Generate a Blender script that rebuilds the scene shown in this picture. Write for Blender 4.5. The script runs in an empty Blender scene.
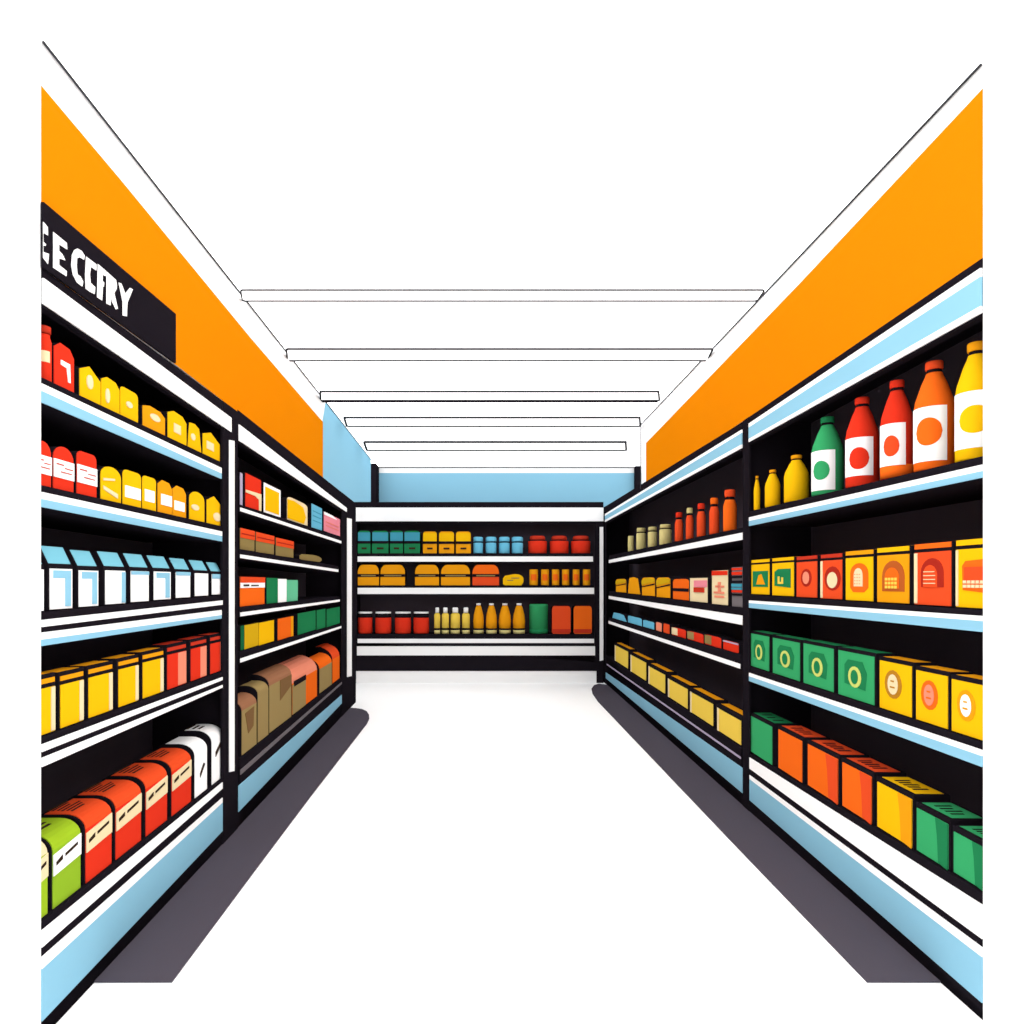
import bpy, bmesh, math
from mathutils import Vector, Matrix

S = bpy.context.scene
COL = S.collection
# ------------------------------------------------------------------ camera, world, exposure
K = 0.014            # metres per layout unit (eye height = 100 units)
F = 700.0            # focal length in pixels of the 1024 frame
VX, VY = 482.0, 582.0
EYE = 1.4
cam_d = bpy.data.cameras.new('camera'); cam = bpy.data.objects.new('camera', cam_d); COL.objects.link(cam)
cam.location = (0, 0, EYE); cam.rotation_euler = (math.pi/2, 0, 0)
cam_d.sensor_width = 36; cam_d.lens = F/1024*36
cam_d.shift_x = (512-VX)/1024; cam_d.shift_y = (VY-512)/1024
cam_d.clip_start = 0.05
S.camera = cam
w = bpy.data.worlds.new('world'); S.world = w; w.use_nodes = True
bg = w.node_tree.nodes['Background']; bg.inputs[0].default_value = (1, 1, 1, 1); bg.inputs[1].default_value = 1.2
S.view_settings.view_transform = 'Standard'; S.view_settings.look = 'None'
S.view_settings.gamma = 1; S.view_settings.use_curve_mapping = False
S.view_settings.exposure = 0.08
CEIL_GLOW = 1.95            # glow added to the plain white ceiling to brighten the aisle
TUBE = [2, 2, 2, 2, 2]          # strength of the ceiling light diffusers
GAIN = 0.75          # surface colour = photo colour x GAIN (the light level at the shelves is about 1/GAIN)

# ------------------------------------------------------------------ materials
def lin(c):
    c /= 255.0
    return c/12.92 if c <= 0.04045 else ((c+0.055)/1.055)**2.4
MATS = {}
def mat(name, rgb, gain=None, emit=0):
    m = bpy.data.materials.new(name); m.use_nodes = True
    b = m.node_tree.nodes['Principled BSDF']
    g = GAIN if gain is None else gain
    c = [min(.97, lin(v)*g) for v in rgb] + [1]
    b.inputs['Base Color'].default_value = c
    b.inputs['Roughness'].default_value = 0.9
    b.inputs['Specular IOR Level'].default_value = 0.0
    if emit:
        b.inputs['Emission Color'].default_value = (1, 1, 1, 1); b.inputs['Emission Strength'].default_value = emit
    m.diffuse_color = c
    MATS[name] = m
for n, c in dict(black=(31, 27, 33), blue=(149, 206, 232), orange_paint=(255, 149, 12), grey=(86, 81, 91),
                 yellow=(255, 197, 20), lemon=(255, 218, 88), amber=(250, 166, 26), gold=(222, 178, 30),
                 orange=(255, 112, 32), coral=(242, 84, 42), red=(234, 58, 36), maroon=(176, 48, 34), darkred=(205, 60, 40),
                 green=(60, 172, 108), deepgreen=(38, 132, 82), forest=(32, 105, 66), mint=(110, 205, 160), lime=(164, 200, 44),
                 leaf=(150, 190, 48), tan=(165, 142, 92), brown=(132, 100, 66), rose_brown=(165, 115, 85), cream=(248, 228, 182), pale=(222, 208, 140),
                 pink=(250, 150, 165), salmon=(250, 150, 120), teal=(72, 158, 182), sky=(112, 196, 228), aqua=(128, 200, 220),
                 steel=(120, 114, 118), lavender=(190, 178, 205), olive=(150, 130, 80), lines=(72, 72, 76),
                 charcoal=(60, 45, 35), rust=(190, 96, 42), ochre=(190, 132, 40), pale_lime=(214, 226, 120)).items():
    mat(n, c)
mat('white', (250, 250, 250), gain=.93)
mat('orange_paint', (255, 149, 12), gain=.62)
mat('ceiling_glow', (255, 255, 255), gain=.9, emit=CEIL_GLOW)
mat('floor_white', (255, 255, 255), gain=.95)
for i_, s_ in enumerate(TUBE): mat('diffuser_%d' % i_, (255, 255, 255), emit=s_)
mat('lifted_black', (74, 66, 75))  # black lightened in colour to offset the shade deep inside the shelving

# ------------------------------------------------------------------ layout planes
PLANE = {'L': (93.1, 14.7), 'R': (112.0, 9.86)}
def dist(side, px):
    if side == 'B': return 0.99
    a, b = PLANE[side]
    return a/(abs(px-VX)-b)
def P(side, px, py, n=0.0):
    """point of a shelf front (side L, R or B) seen at px,py, pushed n metres into the shelf"""
    d = dist(side, px)
    p = Vector(((px-VX)*d*K, d*F*K, EYE-(py-VY)*d*K))
    return p + NORM[side]*n
def PI(side, px, py, n):
    """the same on the parallel plane n metres further in"""
    if side == 'B': d = .99+n/(F*K)
    else:
        a, b = PLANE[side]; d = (a+n/K)/(abs(px-VX)-b)
    return Vector(((px-VX)*d*K, d*F*K, EYE-(py-VY)*d*K))
def along(side):
    if side == 'B': return Vector((1, 0, 0))
    a, b = PLANE[side]
    v = Vector((-b*K, F*K, 0)) if side == 'L' else Vector((-b*K, -F*K, 0))
    return v.normalized()
AL = {s: along(s) for s in 'LRB'}
NORM = {s: Vector((-AL[s].y, AL[s].x, 0)) for s in 'LRB'}

# ------------------------------------------------------------------ mesh helper
class MB:
    def __init__(s): s.v = []; s.f = []; s.m = []; s.mats = []
    def mi(s, name):
        if name not in s.mats: s.mats.append(name)
        return s.mats.index(name)
    def prism(s, pts, vec, m, side=None, back=None):
        """pts: front outline, vec: extrusion"""
        i = len(s.v); n = len(pts)
        s.v += [tuple(p) for p in pts] + [tuple(Vector(p)+Vector(vec)) for p in pts]
        sm = s.mi(side or m); fm = s.mi(m); bm_ = s.mi(back or side or m)
        s.f.append(list(range(i, i+n))); s.m.append(fm)
        s.f.append(list(range(i+2*n-1, i+n-1, -1))); s.m.append(bm_)
        for k in range(n):
            k2 = (k+1) % n
            s.f.append([i+k2, i+k, i+n+k, i+n+k2]); s.m.append(sm)
    def box(s, a, b, m, top=None, front=None):
        x0, y0, z0 = a; x1, y1, z1 = b
        i = len(s.v)
        s.v += [(x0, y0, z0), (x1, y0, z0), (x1, y1, z0), (x0, y1, z0), (x0, y0, z1), (x1, y0, z1), (x1, y1, z1), (x0, y1, z1)]
        for q, mm in (((0, 1, 5, 4), front), ((1, 2, 6, 5), None), ((2, 3, 7, 6), None), ((3, 0, 4, 7), None), ((4, 5, 6, 7), top), ((3, 2, 1, 0), None)):
            s.f.append([i+k for k in q]); s.m.append(s.mi(mm or m))
    def lathe(s, prof, m, seg=28, a0=0, a1=2*math.pi, c=(0, 0)):
        i = len(s.v); full = abs(a1-a0-2*math.pi) < 1e-6
        cols = seg if full else seg+1
        for r, z in prof:
            for k in range(cols):
                a = a0+(a1-a0)*k/seg
                s.v.append((c[0]+r*math.cos(a), c[1]+r*math.sin(a), z))
        mm = s.mi(m)
        for j in range(len(prof)-1):
            for k in range(seg):
                k2 = (k+1) % cols
                s.f.append([i+j*cols+k, i+j*cols+k2, i+(j+1)*cols+k2, i+(j+1)*cols+k]); s.m.append(mm)
        if full:
            s.f.append([i+k for k in range(cols)][::-1]); s.m.append(mm)
            s.f.append([i+(len(prof)-1)*cols+k for k in range(cols)]); s.m.append(mm)
    def build(s, name, parent=None, origin=(0, 0, 0), smooth=False):
        me = bpy.data.meshes.new(name)
        o = Vector(origin)
        me.from_pydata([tuple(Vector(p)-o) for p in s.v], [], s.f)
        for n in s.mats: me.materials.append(MATS[n])
        for p, m in zip(me.polygons, s.m): p.material_index = m
        b = bmesh.new(); b.from_mesh(me); bmesh.ops.recalc_face_normals(b, faces=b.faces); b.to_mesh(me); b.free()
        if smooth:
            for p in me.polygons: p.use_smooth = len(p.vertices) == 4
        ob = bpy.data.objects.new(name, me); COL.objects.link(ob)
        if parent is not None: ob.parent = parent
        else: ob.location = o
        return ob
def thing(name, label, cat, group=None, loc=(0, 0, 0), rz=0):
    o = bpy.data.objects.new(name, None); COL.objects.link(o)
    o.empty_display_size = .05; o.location = loc; o.rotation_euler = (0, 0, rz)
    o['label'] = label; o['category'] = cat
    if group: o['group'] = group
    return o
def structure(o): o['kind'] = 'structure'; return o

# ------------------------------------------------------------------ the room
H = EYE+118.5*K
yL0 = dist('L', 41)*F*K; yR0 = dist('R', 983)*F*K; yB = 1.03*F*K
m = MB(); m.box((-3.4, -1.5, -.1), (3.4, yB+.3, 0), 'floor_white'); structure(m.build('floor'))
m = MB(); m.box((-3.4, -1.5, H), (3.4, yB+.3, H+.1), 'ceiling_glow'); structure(m.build('ceiling'))
def pz(side, px, z, n=0):
    q = P(side, px, VY, n); q.z = z; return q
# left wall above the shelving: white, orange band, then a blue stretch up to the back wall
m = MB(); n = NORM['L']*.06
m.prism([P('L', 41, 268, .004), P('L', 176, 365, .004), P('L', 250, 421.5, .004), P('L', 323, 480, .004), P('L', 350, 501.5, .004), P('L', 370.8, 501.5, .004), pz('L', 370.8, H, .004), pz('L', 41, H, .004)], n, 'white')
m.prism([P('L', 41, 268), P('L', 176, 365), P('L', 250, 421.5), P('L', 323, 480), P('L', 323, 422), P('L', 250, 337), P('L', 121, 180), P('L', 41, 85)], NORM['L']*.004, 'orange_paint', side='white')
m.prism([P('L', 323, 480), P('L', 350, 501.5), P('L', 370.8, 501.5), pz('L', 370.8, H), pz('L', 326, H), P('L', 323, 420)], NORM['L']*.004, 'blue')
structure(m.build('wall_left'))
m = MB(); n = NORM['R']*.06
m.prism([P('R', 983, 258, .004), P('R', 800, 383, .004), P('R', 641, 489, .004), pz('R', 641, H, .004), pz('R', 983, H, .004)], n, 'white')
m.prism([P('R', 983, 258), P('R', 800, 383), P('R', 646, 486), P('R', 646, 443), P('R', 800, 283), P('R', 983, 88)], NORM['R']*.004, 'orange_paint', side='white')
structure(m.build('wall_right'))
# back wall: blue below, white strip under the ceiling
m = MB()
zb = EYE+(VY-473)*1.03*K
m.box((-2.2, yB, 0), (3.4, yB+.12, zb), 'blue'); m.box((-2.2, yB, zb), (3.4, yB+.12, H), 'white')
structure(m.build('wall_back'))
m = MB(); m.box((-3.4, yL0-.1, 0), (P('L', 41, VY).x-.0, yL0, H), 'white'); structure(m.build('wall_front_left'))
m = MB(); m.box((P('R', 983, VY).x, yR0-.1, 0), (3.4, yR0, H), 'white'); structure(m.build('wall_front_right'))
m = MB(); m.box((-2.35, yL0, 0), (-2.2, yB+.12, H), 'white'); structure(m.build('wall_outer_left'))
m = MB(); m.box((3.28, yR0, 0), (3.4, yB, H), 'white'); structure(m.build('wall_outer_right'))
# thin dark lines where walls and ceiling meet, dark corner posts
def bar(mb, a, b, t, m_):
    a = Vector(a); b = Vector(b); d = (b-a).normalized(); u = d.cross(Vector((0, 0, 1)))
    if u.length < .1: u = Vector((1, 0, 0))
    u = u.normalized()*t/2; v = d.cross(u).normalized()*t/2
    mb.prism([a+u+v, a-u+v, a-u-v, a+u-v], b-a, m_)
m = MB(); bar(m, pz('L', 42, H-.003, -.003), pz('L', 371, H-.003, -.003), .0065, 'lines'); structure(m.build('trim_1'))
m = MB(); bar(m, pz('R', 982, H-.003, -.003), pz('R', 641, H-.003, -.003), .0065, 'lines')
bar(m, pz('R', 641, H-.003, -.003), P('R', 641, 489, -.003), .008, 'lines'); structure(m.build('trim_2'))
m = MB(); bar(m, ((375-VX)*1.03*K, yB-.004, H-.006), ((639-VX)*1.03*K, yB-.004, H-.006), .012, 'lines'); structure(m.build('trim_3'))
m = MB(); x0 = (370.5-VX)*1.0*K
m.box((x0, 1.0*F*K, EYE+(VY-503)*K), ((376-VX)*1.0*K, yB, H), 'black'); structure(m.build('trim_4'))
m = MB(); m.box(((635.5-VX)*1.02*K, 1.02*F*K, EYE), ((640.5-VX)*1.02*K, yB, EYE+(VY-466)*1.02*K), 'black'); structure(m.build('trim_5'))

# ceiling lights
ORD = ['nearest', 'second nearest', 'third nearest', 'fourth nearest', 'farthest']
for i, (xa, ya, xb, yb_) in enumerate([(240, 290, 765, 301), (286, 349, 713, 360.5), (320, 391.5, 659, 400.5), (344, 417.5, 640, 426), (364, 442, 626, 450)]):
    hz = H-.03; hc = (hz-EYE)/K
    d0 = hc/(VY-ya); d1 = hc/(VY-yb_)
    t = thing('ceiling_light', 'long white strip light crossing the ceiling, %s of the five' % ORD[i], 'ceiling light', 'strip lights across the ceiling',
              ((xa+xb)/2*d0*K-VX*d0*K, (d0+d1)/2*F*K, H))
    o = t.location
    X0 = (xa-VX)*d0*K; X1 = (xb-VX)*d0*K; Y0 = d0*F*K; Y1 = d1*F*K
    c = .012; X0f = (xa+[3, 2, 1, 3, 3][i]-VX)*d1*K; X1f = (xb-[8, 6, 0, 0, 0][i]-VX)*d1*K
    loop = [(X0+c, Y0), (X1-c, Y0), (X1, Y0+c), (X1f, Y1-c), (X1f-c, Y1), (X0f+c, Y1), (X0f, Y1-c), (X0, Y0+c)]
    m = MB(); m.prism([(x, y, hz+.003) for x, y in loop], (0, 0, .025), 'diffuser_%d' % i)
    m.build('diffuser', t, o)
    m = MB(); e = .008+.004*i
    for k in range(8):
        a, b = loop[k], loop[(k+1) % 8]
        ee = e*1.8 if (i == 2 and k == 4) else e
        bar(m, (a[0], a[1], hz), (b[0], b[1], hz), ee, 'lines' if not (i == 2 and k == 4) else 'black')
    m.build('edge_frame', t, o)

# flat dark grey bands on the floor along the shelving
def zone(name, pts, label):
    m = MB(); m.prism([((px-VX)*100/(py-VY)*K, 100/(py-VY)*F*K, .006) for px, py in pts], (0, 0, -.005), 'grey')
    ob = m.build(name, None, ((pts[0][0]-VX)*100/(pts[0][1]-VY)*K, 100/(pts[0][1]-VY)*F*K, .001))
    ob['label'] = label; ob['category'] = 'floor runner'; ob['group'] = 'grey floor zones beside the shelving'
zone('floor_zone', [(172, 983), (94, 983), (350, 708.2), (356, 708.6), (362, 709.5), (366.5, 711.5), (369, 715), (369.3, 719), (367, 724), (310, 798), (250, 878)],
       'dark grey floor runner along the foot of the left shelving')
zone('floor_zone', [(867, 983), (940.8, 983), (607, 685), (599, 684), (594, 685.5), (591.5, 689), (592.5, 694), (598, 702), (740, 851)],
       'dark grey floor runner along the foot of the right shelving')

# ------------------------------------------------------------------ shelving units
def quad(m, side, x0, a0, b0, x1, a1, b1, n0, n1, mt, sm=None):
    """plate between pixel columns x0,x1, top a, bottom b, from n0 to n1 metres into the shelf"""
    m.prism([P(side, x0, a0, n0), P(side, x1, a1, n0), P(side, x1, b1, n0), P(side, x0, b0, n0)], NORM[side]*(n1-n0), mt, side=sm)
BASE = {}
def at(l, x):
    x0, y0, x1, y1 = l
    return y0+(y1-y0)*(x-x0)/(x1-x0)
def inner(a, b, side):
    if side == 'L': return (a+5, b) if a < 300 else (a+2.5, b)
    if side == 'R': return (a, a+(b-a)*.4)
    return (a, a+2) if a < 400 else (b-2, b)
def shelving(side, label, x0, x1, top, header, boards, kick, posts, depth, group, base_bottom, plinth=None):
    o = P(side, (x0+x1)/2, VY, depth/2); o.z = 0
    t = thing('shelving_unit', label, 'shelving unit', group, o)
    def part(name, quads, nm='black'):
        m = MB()
        for q in quads: quad(m, side, *q)
        return m.build(name, t, o)
    hz = at(header[0][0:1]+(header[0][1],)+(header[0][3], header[0][4]), x0), at((header[0][0], header[0][1], header[0][3], header[0][4]), x1)
    hb = [at((header[-1][0], header[-1][2], header[-1][3], header[-1][5]), x) for x in (x0, x1)]
    tp = [at(top, x) for x in (x0, x1)]
    part('top_board', [(x0, tp[0], hb[0]+2, x1, tp[1], hb[1]+2, -.002, .03, 'black'), (x0, tp[0], tp[0]+4, x1, tp[1], tp[1]+4, .03, depth, 'black')])
    part('back_panel', [(x0, tp[0]+4, at(base_bottom, x0)-2, x1, tp[1]+4, at(base_bottom, x1)-2, depth-.02, depth, 'lifted_black')])
    hd = part('header', [(h[0], h[1], h[2], h[3], h[4], h[5], -.009, 0, h[6]) for h in header])
    for key, basel, strips in boards:
        BASE[key] = (side, basel)
        xa, xb = strips[0][0], strips[0][3]
        last = strips[-1]
        bot = (last[0], last[2]+1, last[3], last[5]+1)
        low = [at(bot, x) for x in (xa, xb)] if key[-1] != '*' else [at(base_bottom, x) for x in (xa, xb)]
        part('shelf_board', [(xa, at(basel, xa), low[0], xb, at(basel, xb), low[1], 0, depth-.021, 'black')])
        part('price_rail', [(s[0], s[1], s[2], s[3], s[4], s[5], -.004, 0, s[6]) for s in strips])
    part('kick_panel', [(x0, at(base_bottom, x0)-30, at(base_bottom, x0), x1, at(base_bottom, x1)-8, at(base_bottom, x1), .0, .02, 'black')] +
         [(s[0], s[1], s[2], s[3], s[4], s[5], -.004, 0, s[6]) for s in kick])
    for (a, b, sa, sb, sy0, sy1) in posts:
        m = MB()
        quad(m, side, a, at(top, a), at(base_bottom, a), b, at(top, b), at(base_bottom, b), -.0045, .008, 'black')
        ia, ib = inner(a, b, side)
        quad(m, side, ia, at(top, ia), at(base_bottom, ia), ib, at(top, ib), at(base_bottom, ib), .008, depth, 'black')
        m.build('upright', t, o)
        if sa:
            m = MB(); quad(m, side, sa, sy0, sy1, sb, sy0+(1 if side != 'B' else 0), sy1-1, -.009, -.0045, 'white'); m.build('edge_strip', t, o)
    if plinth:
        part('plinth', [plinth])
    return t
W, B_ = 'white', 'blue'
gL = 'shelving along the left wall'; gR = 'shelving along the right wall'
LB = (94, 983, 350, 706); 
def lineL(x):   # foot of the left shelving in the photo
    d = dist('L', x); return VY+100/d
def foot(side, a, b): return (a, VY+100/dist(side, a), b, VY+100/dist(side, b))
# straight foot on the floor
shelving('L', 'black shelving bay at the left front under the black lettered sign', 41, 236,
         (41, 268, 236, 411), [(41, 278, 303.5, 230, 418, 432, W)],
         [('L1', (41, 377, 221, 462), [(41, 383.5, 391, 221, 468, 473.5, W), (41, 391, 402.5, 221, 473.5, 479, B_)]),
          ('L2', (41, 485, 221, 526), [(41, 492, 499, 221.5, 531.5, 536, W), (41, 499, 507, 221.5, 536, 541.5, B_)]),
          ('L3', (41, 612.5, 222, 595), [(41, 620, 627, 222, 600.4, 604.7, W), (41, 632.6, 639.5, 221, 610, 615, W), (41, 639.5, 646, 221, 615, 618.5, B_)]),
          ('L4', (41, 738, 222, 671.5), [(41, 744.5, 752, 222, 677, 680, W), (41, 758, 767, 222, 685, 687.5, W)]),
          ('L5*', (41, 922, 226, 776), [(41, 930.5, 947.5, 226, 779, 785, W), (41, 957, 969, 229, 791.5, 796, W)])],
         [(41, 969, 1021.5, 229, 796, 823.5, B_)], [(222, 237, 228, 233, 440, 772)], .42, gL, foot('L', 41, 237))
shelving('L', 'black shelving bay at the left rear with cartons and paper bags', 237.3, 355.5,
         (239, 411, 350, 499), [(238, 424.5, 440.5, 346, 508, 512, W)],
         [('C1', (240, 504.5, 341, 536.5), [(240, 507.5, 511, 341, 541, 543.5, W)]),
          ('C2', (240, 549, 338, 566), [(240, 554.4, 558, 338, 569.5, 572, W)]),
          ('C3', (240, 607, 339, 596.5), [(240, 612.5, 616.4, 339.5, 599.5, 601.5, W)]),
          ('C4', (240, 651.5, 341, 624), [(240, 658.6, 662.5, 341, 626, 628, W)]),
          ('C5*', (240, 759, 341, 678), [(240, 770, 775, 342, 681.5, 683.5, 'steel')])],
         [(238, 786, 812, 346.5, 690.3, 698, B_)], [(341.5, 355.5, 346.5, 351, 518, 677)], .42, gL, foot('L', 237.3, 355.5))
shelving('R', 'black shelving bay at the right front holding large juice bottles', 743.5, 983,
         (743.5, 421, 983, 258), [(750, 423.6, 427.5, 983, 268, 276.6, W), (750, 427.5, 439, 983, 276.6, 306, B_), (750, 439, 442, 983, 306, 313, W)],
         [('D1', (755, 510, 983, 456), [(749.5, 517.4, 521, 983, 464.6, 471, W), (749.5, 521, 526, 983, 471, 477.6, B_)]),
          ('D2', (751, 594.5, 983, 610), [(749.5, 600.4, 603, 983, 616, 621, W), (749.5, 603, 607.7, 983, 621, 632, B_)]),
          ('D3', (750, 666.5, 983, 743), [(749, 672.6, 676, 983, 750, 756, W), (749, 676, 680.7, 983, 756, 767, B_)]),
          ('D4*', (750, 754, 983, 894), [(750, 757.5, 768.5, 983, 904.8, 939, W), (750, 775, 779, 983, 947.5, 957, W)])],
         [(750, 779, 800, 983, 957, 1003, B_)], [(743.5, 749.5, None, 0, 0, 0)], .42, gR, foot('R', 743.5, 983))
shelving('R', 'black shelving bay at the right rear with small jars and yellow cartons', 598, 742.8,
         (598, 511, 742.8, 422), [(605.5, 514, 516, 742.8, 429.7, 433, W), (605.5, 516, 520, 742.8, 433, 444.5, B_), (605.5, 520, 522, 742.8, 444.5, 448, W)],
         [('E1', (628, 551.5, 736, 529), [(609, 560, 563, 742.8, 532.6, 539.7, W)]),
          ('E2', (616, 592, 743, 608), [(609, 596, 598.7, 742.8, 615.6, 625, W)]),
          ('E3', (612, 618.3, 738, 654), [(608.7, 620.8, 623.4, 740.5, 664, 668.7, W)]),
          ('E4*', (615, 661.5, 741, 748), [(607, 663.7, 665, 741, 757, 759, 'lavender')])],
         [(604, 671, 676.5, 742.8, 768, 793, B_)], [(598, 606, None, 0, 0, 0)], .42, gR, foot('R', 598, 742.8))
shelving('B', 'black shelving unit with white rails across the end of the aisle', 354, 603.4,
         (354, 502, 601, 502), [(355.7, 507.6, 521.3, 603.4, 507.6, 521.3, W)],
         [('F1', (357, 553.3, 597, 553.3), [(357.6, 556.4, 561.7, 593, 556.4, 561.7, W)]),
          ('F2', (357, 585.4, 597, 585.4), [(357.6, 587.8, 594, 594, 587.8, 594, W)]),
          ('F3', (357, 634, 597, 634), [(357.6, 638.8, 643, 594, 638.8, 643, W), (357, 646.2, 655.4, 595, 646.2, 655.4, W)])],
         [(354, 671, 683, 356, 671, 683, 'black'), (596.5, 671, 683, 603.4, 671, 683, 'black')], [(354, 357, None, 0, 0, 0), (595, 603.4, 599.5, 603.2, 527, 661)], .36, None, (354, 671, 601, 671),
         (356, 671, VY+100/.99, 596.5, 671, VY+100/.99, .005, .35, 'white'))

# ------------------------------------------------------------------ sign
t = thing('store_sign', 'black sign board with white capital letters above the left shelving', 'sign', None, P('L', 108, 300))
o = t.location.copy()
m = MB(); m.prism([PI('L', 44, 202, -.012), PI('L', 176, 314, -.012), PI('L', 176, 363.3, -.012), PI('L', 44, 267.5, -.012)], NORM['L']*.0095, 'black')
m.build('board', t, o)
GL = [[(50, 272), (110, 318), (112, 388), (78, 366), (50, 372), (50, 440), (95, 462), (90, 478), (50, 472), (50, 528), (90, 535), (120, 545), (112, 632), (50, 578)],
      [(158, 358), (272, 452), (277, 508), (207, 462), (207, 520), (235, 548), (260, 600), (207, 582), (207, 640), (272, 692), (270, 736), (158, 662)],
      [(425, 560), (420, 595), (385, 573), (360, 582), (357, 650), (364, 720), (390, 738), (412, 782), (405, 824), (360, 788), (325, 720), (312, 640), (318, 555), (338, 512), (365, 500), (400, 520)],
      [(438, 568), (525, 635), (525, 686), (478, 655), (470, 720), (476, 792), (515, 830), (510, 888), (470, 868), (435, 842), (430, 720)],
      [(538, 632), (606, 690), (604, 735), (580, 722), (577, 775), (592, 790), (588, 822), (580, 828), (574, 942), (532, 915)],
      [(612, 695), (692, 768), (700, 810), (697, 845), (678, 880), (708, 1012), (692, 1018), (660, 955), (650, 905), (646, 985), (612, 968)],
      [(716, 790), (738, 798), (772, 885), (812, 835), (836, 848), (790, 960), (785, 1078), (750, 1070), (750, 955)]]
for g in GL:
    m = MB(); m.prism([PI('L', max(43.5, 35+x/8.533), 190+y/8.533, -.0138) for x, y in g], NORM['L']*.0018, 'white'); m.build('letter', t, o)

# ------------------------------------------------------------------ goods: shapes in a local frame (s along shelf, n into shelf, t up)
def arc(cx, cy, rx, ry, a0, a1, n=8):
    return [(cx+rx*math.cos(math.radians(a0+(a1-a0)*k/n)), cy+ry*math.sin(math.radians(a0+(a1-a0)*k/n))) for k in range(n+1)]
def oval(cx, cy, rx, ry, n=16): return arc(cx, cy, rx, ry, 0, 360*(n-1)/n, n-1)
def rc(a, b, c, d): return [(a, b), (c, b), (c, d), (a, d)]
SHAPES = {
    'rect': rc(0, 0, 1, 1),
    'arch': [(0, 0), (1, 0)] + arc(.5, .72, .5, .28, 0, 180, 12),
    'soft': [(0, 0), (1, 0), (1, .86)] + arc(.8, .86, .2, .14, 0, 90, 4) + arc(.2, .86, .2, .14, 90, 180, 4),
    'round_right': [(0, 0), (1, 0), (1, .62)] + arc(.55, .62, .45, .38, 0, 90, 8) + [(0, 1)],
    'shoulder': [(0, 0), (1, 0), (1, .80), (.78, .97), (.3, 1), (0, .86)],
    'peak': [(0, 0), (1, 0), (1, .72), (.45, 1), (0, .8)],
    'taper': [(0, 0), (1, 0), (.82, .9), (.5, 1), (.12, .95), (.05, .5)],
    'roundbox': [(0, .06), (.06, 0), (.94, 0), (1, .06)] + arc(.88, .86, .12, .14, 0, 90, 4) + arc(.12, .86, .12, .14, 90, 180, 4),
    'loaf': [(.02, 0), (.98, 0), (1, .3), (1, .55)] + arc(.78, .6, .22, .4, 0, 90, 6) + arc(.22, .6, .22, .4, 90, 180, 6) + [(0, .3)],
    'bread': [(0, .1), (.1, 0), (.9, 0), (1, .3)] + arc(.6, .55, .4, .45, 0, 100, 6) + [(.1, .85), (0, .6)],
}
ROW = {}
def board_z(side, bl, *xs):
    return max(P(side, x, at(bl, x)).z for x in xs)+.001
def frame(key, x0, x1, ytop, inset=.012):
    side, bl = BASE[key]
    a = PI(side, x0, VY, inset); b = PI(side, x1, VY, inset)
    xc = (x0+x1)/2
    zt = PI(side, xc, ytop, inset).z
    mid = (a+b)/2; mid.z = c = board_z(side, bl, x0-1, x1+1)

    v = AL[side]; rz = math.atan2(v.y, v.x)
    return mid, rz, (b-a).length, zt-c
def loc2(poly, w, h): return [((s-.5)*w, t*h) for s, t in poly]
def plate(m, poly, n0, n1, mt, side=None):
    m.prism([(s, n0, t) for s, t in poly], (0, n1-n0, 0), mt, side=side)
def mk(name, mb, t): return mb.build(name, t)

def pack(key, x0, x1, yt, name, label, cat, group, shape='rect', col='yellow', depth=.14, decals=(), parts=(), back=None, lid=None):
    o, rz, w, h = frame(key, x0, x1, yt)
    t = thing(name, label, cat, group, o, rz)
    m = MB(); plate(m, loc2(SHAPES[shape], w, h), .003, depth, 'black'); plate(m, loc2(SHAPES[shape], w, h), 0, .003, col); mk('body', m, t)
    deco(t, decals, w, h)
    return t
def deco(t, decals, w, h):
    n = -.001; lab = None
    for d in decals:
        nm, polys, col = d[0], d[1], d[2]
        m = MB()
        for k, p in enumerate(polys): plate(m, loc2(p, w, h), n-.002, 0, col)
        ob = mk(nm, m, lab if lab and nm in ('emblem', 'arch_window', 'print') else t); n -= .0018
        if nm in ('label', 'label_band', 'lid', 'band'): lab = ob
def carton(key, x0, x1, yt, name, label, cat, group, front='yellow', top='amber', depth=.12, decals=(), lid=None, e=.006, topmarks=0, stripe=None, ins=0):
    """black-edged carton: coloured front and top panels between black edges"""
    o, rz, w, h = frame(key, x0, x1, yt, .012)
    t = thing(name, label, cat, group, o, rz)
    m = MB(); m.box((-w/2-e*.8, .002, 0), (w/2+e*.8, depth+.002, h), 'black'); mk('body', m, t)
    hf = h-e if not lid else h*lid[0]+e*.5
    m = MB(); m.box((-w/2, -.001, e*.3), (w/2, .003, hf-e*.5), front); mk('front_panel', m, t)
    if lid:
        m = MB(); m.box((-w/2, -.001, h*lid[2]), (w/2, .003, h*lid[3]), lid[1]); mk('lid_band', m, t)
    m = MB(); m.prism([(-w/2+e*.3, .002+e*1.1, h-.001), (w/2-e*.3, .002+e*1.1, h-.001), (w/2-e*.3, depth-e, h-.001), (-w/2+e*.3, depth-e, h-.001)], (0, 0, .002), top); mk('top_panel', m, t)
    if topmarks:
        m = MB()
        for k in range(topmarks):
            s = (-.25+.5*k/max(1, topmarks-1))*w
            m.box((s-.006*w/.2, depth*.28, h+.001), (s+.006*w/.2, depth*(.72-.1*(k % 2)), h+.002), 'black')
        mk('print', m, t)
    if stripe: deco(t, [('side_stripe', [rc(stripe[0], .03, stripe[1], hf/h-.03)], stripe[2])], w, h)
    dd = [(a, [[(x, y*hf/h) for x, y in p] for p in ps], c) for a, ps, c in decals]
    deco(t, dd, w, h)
    return t
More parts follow.
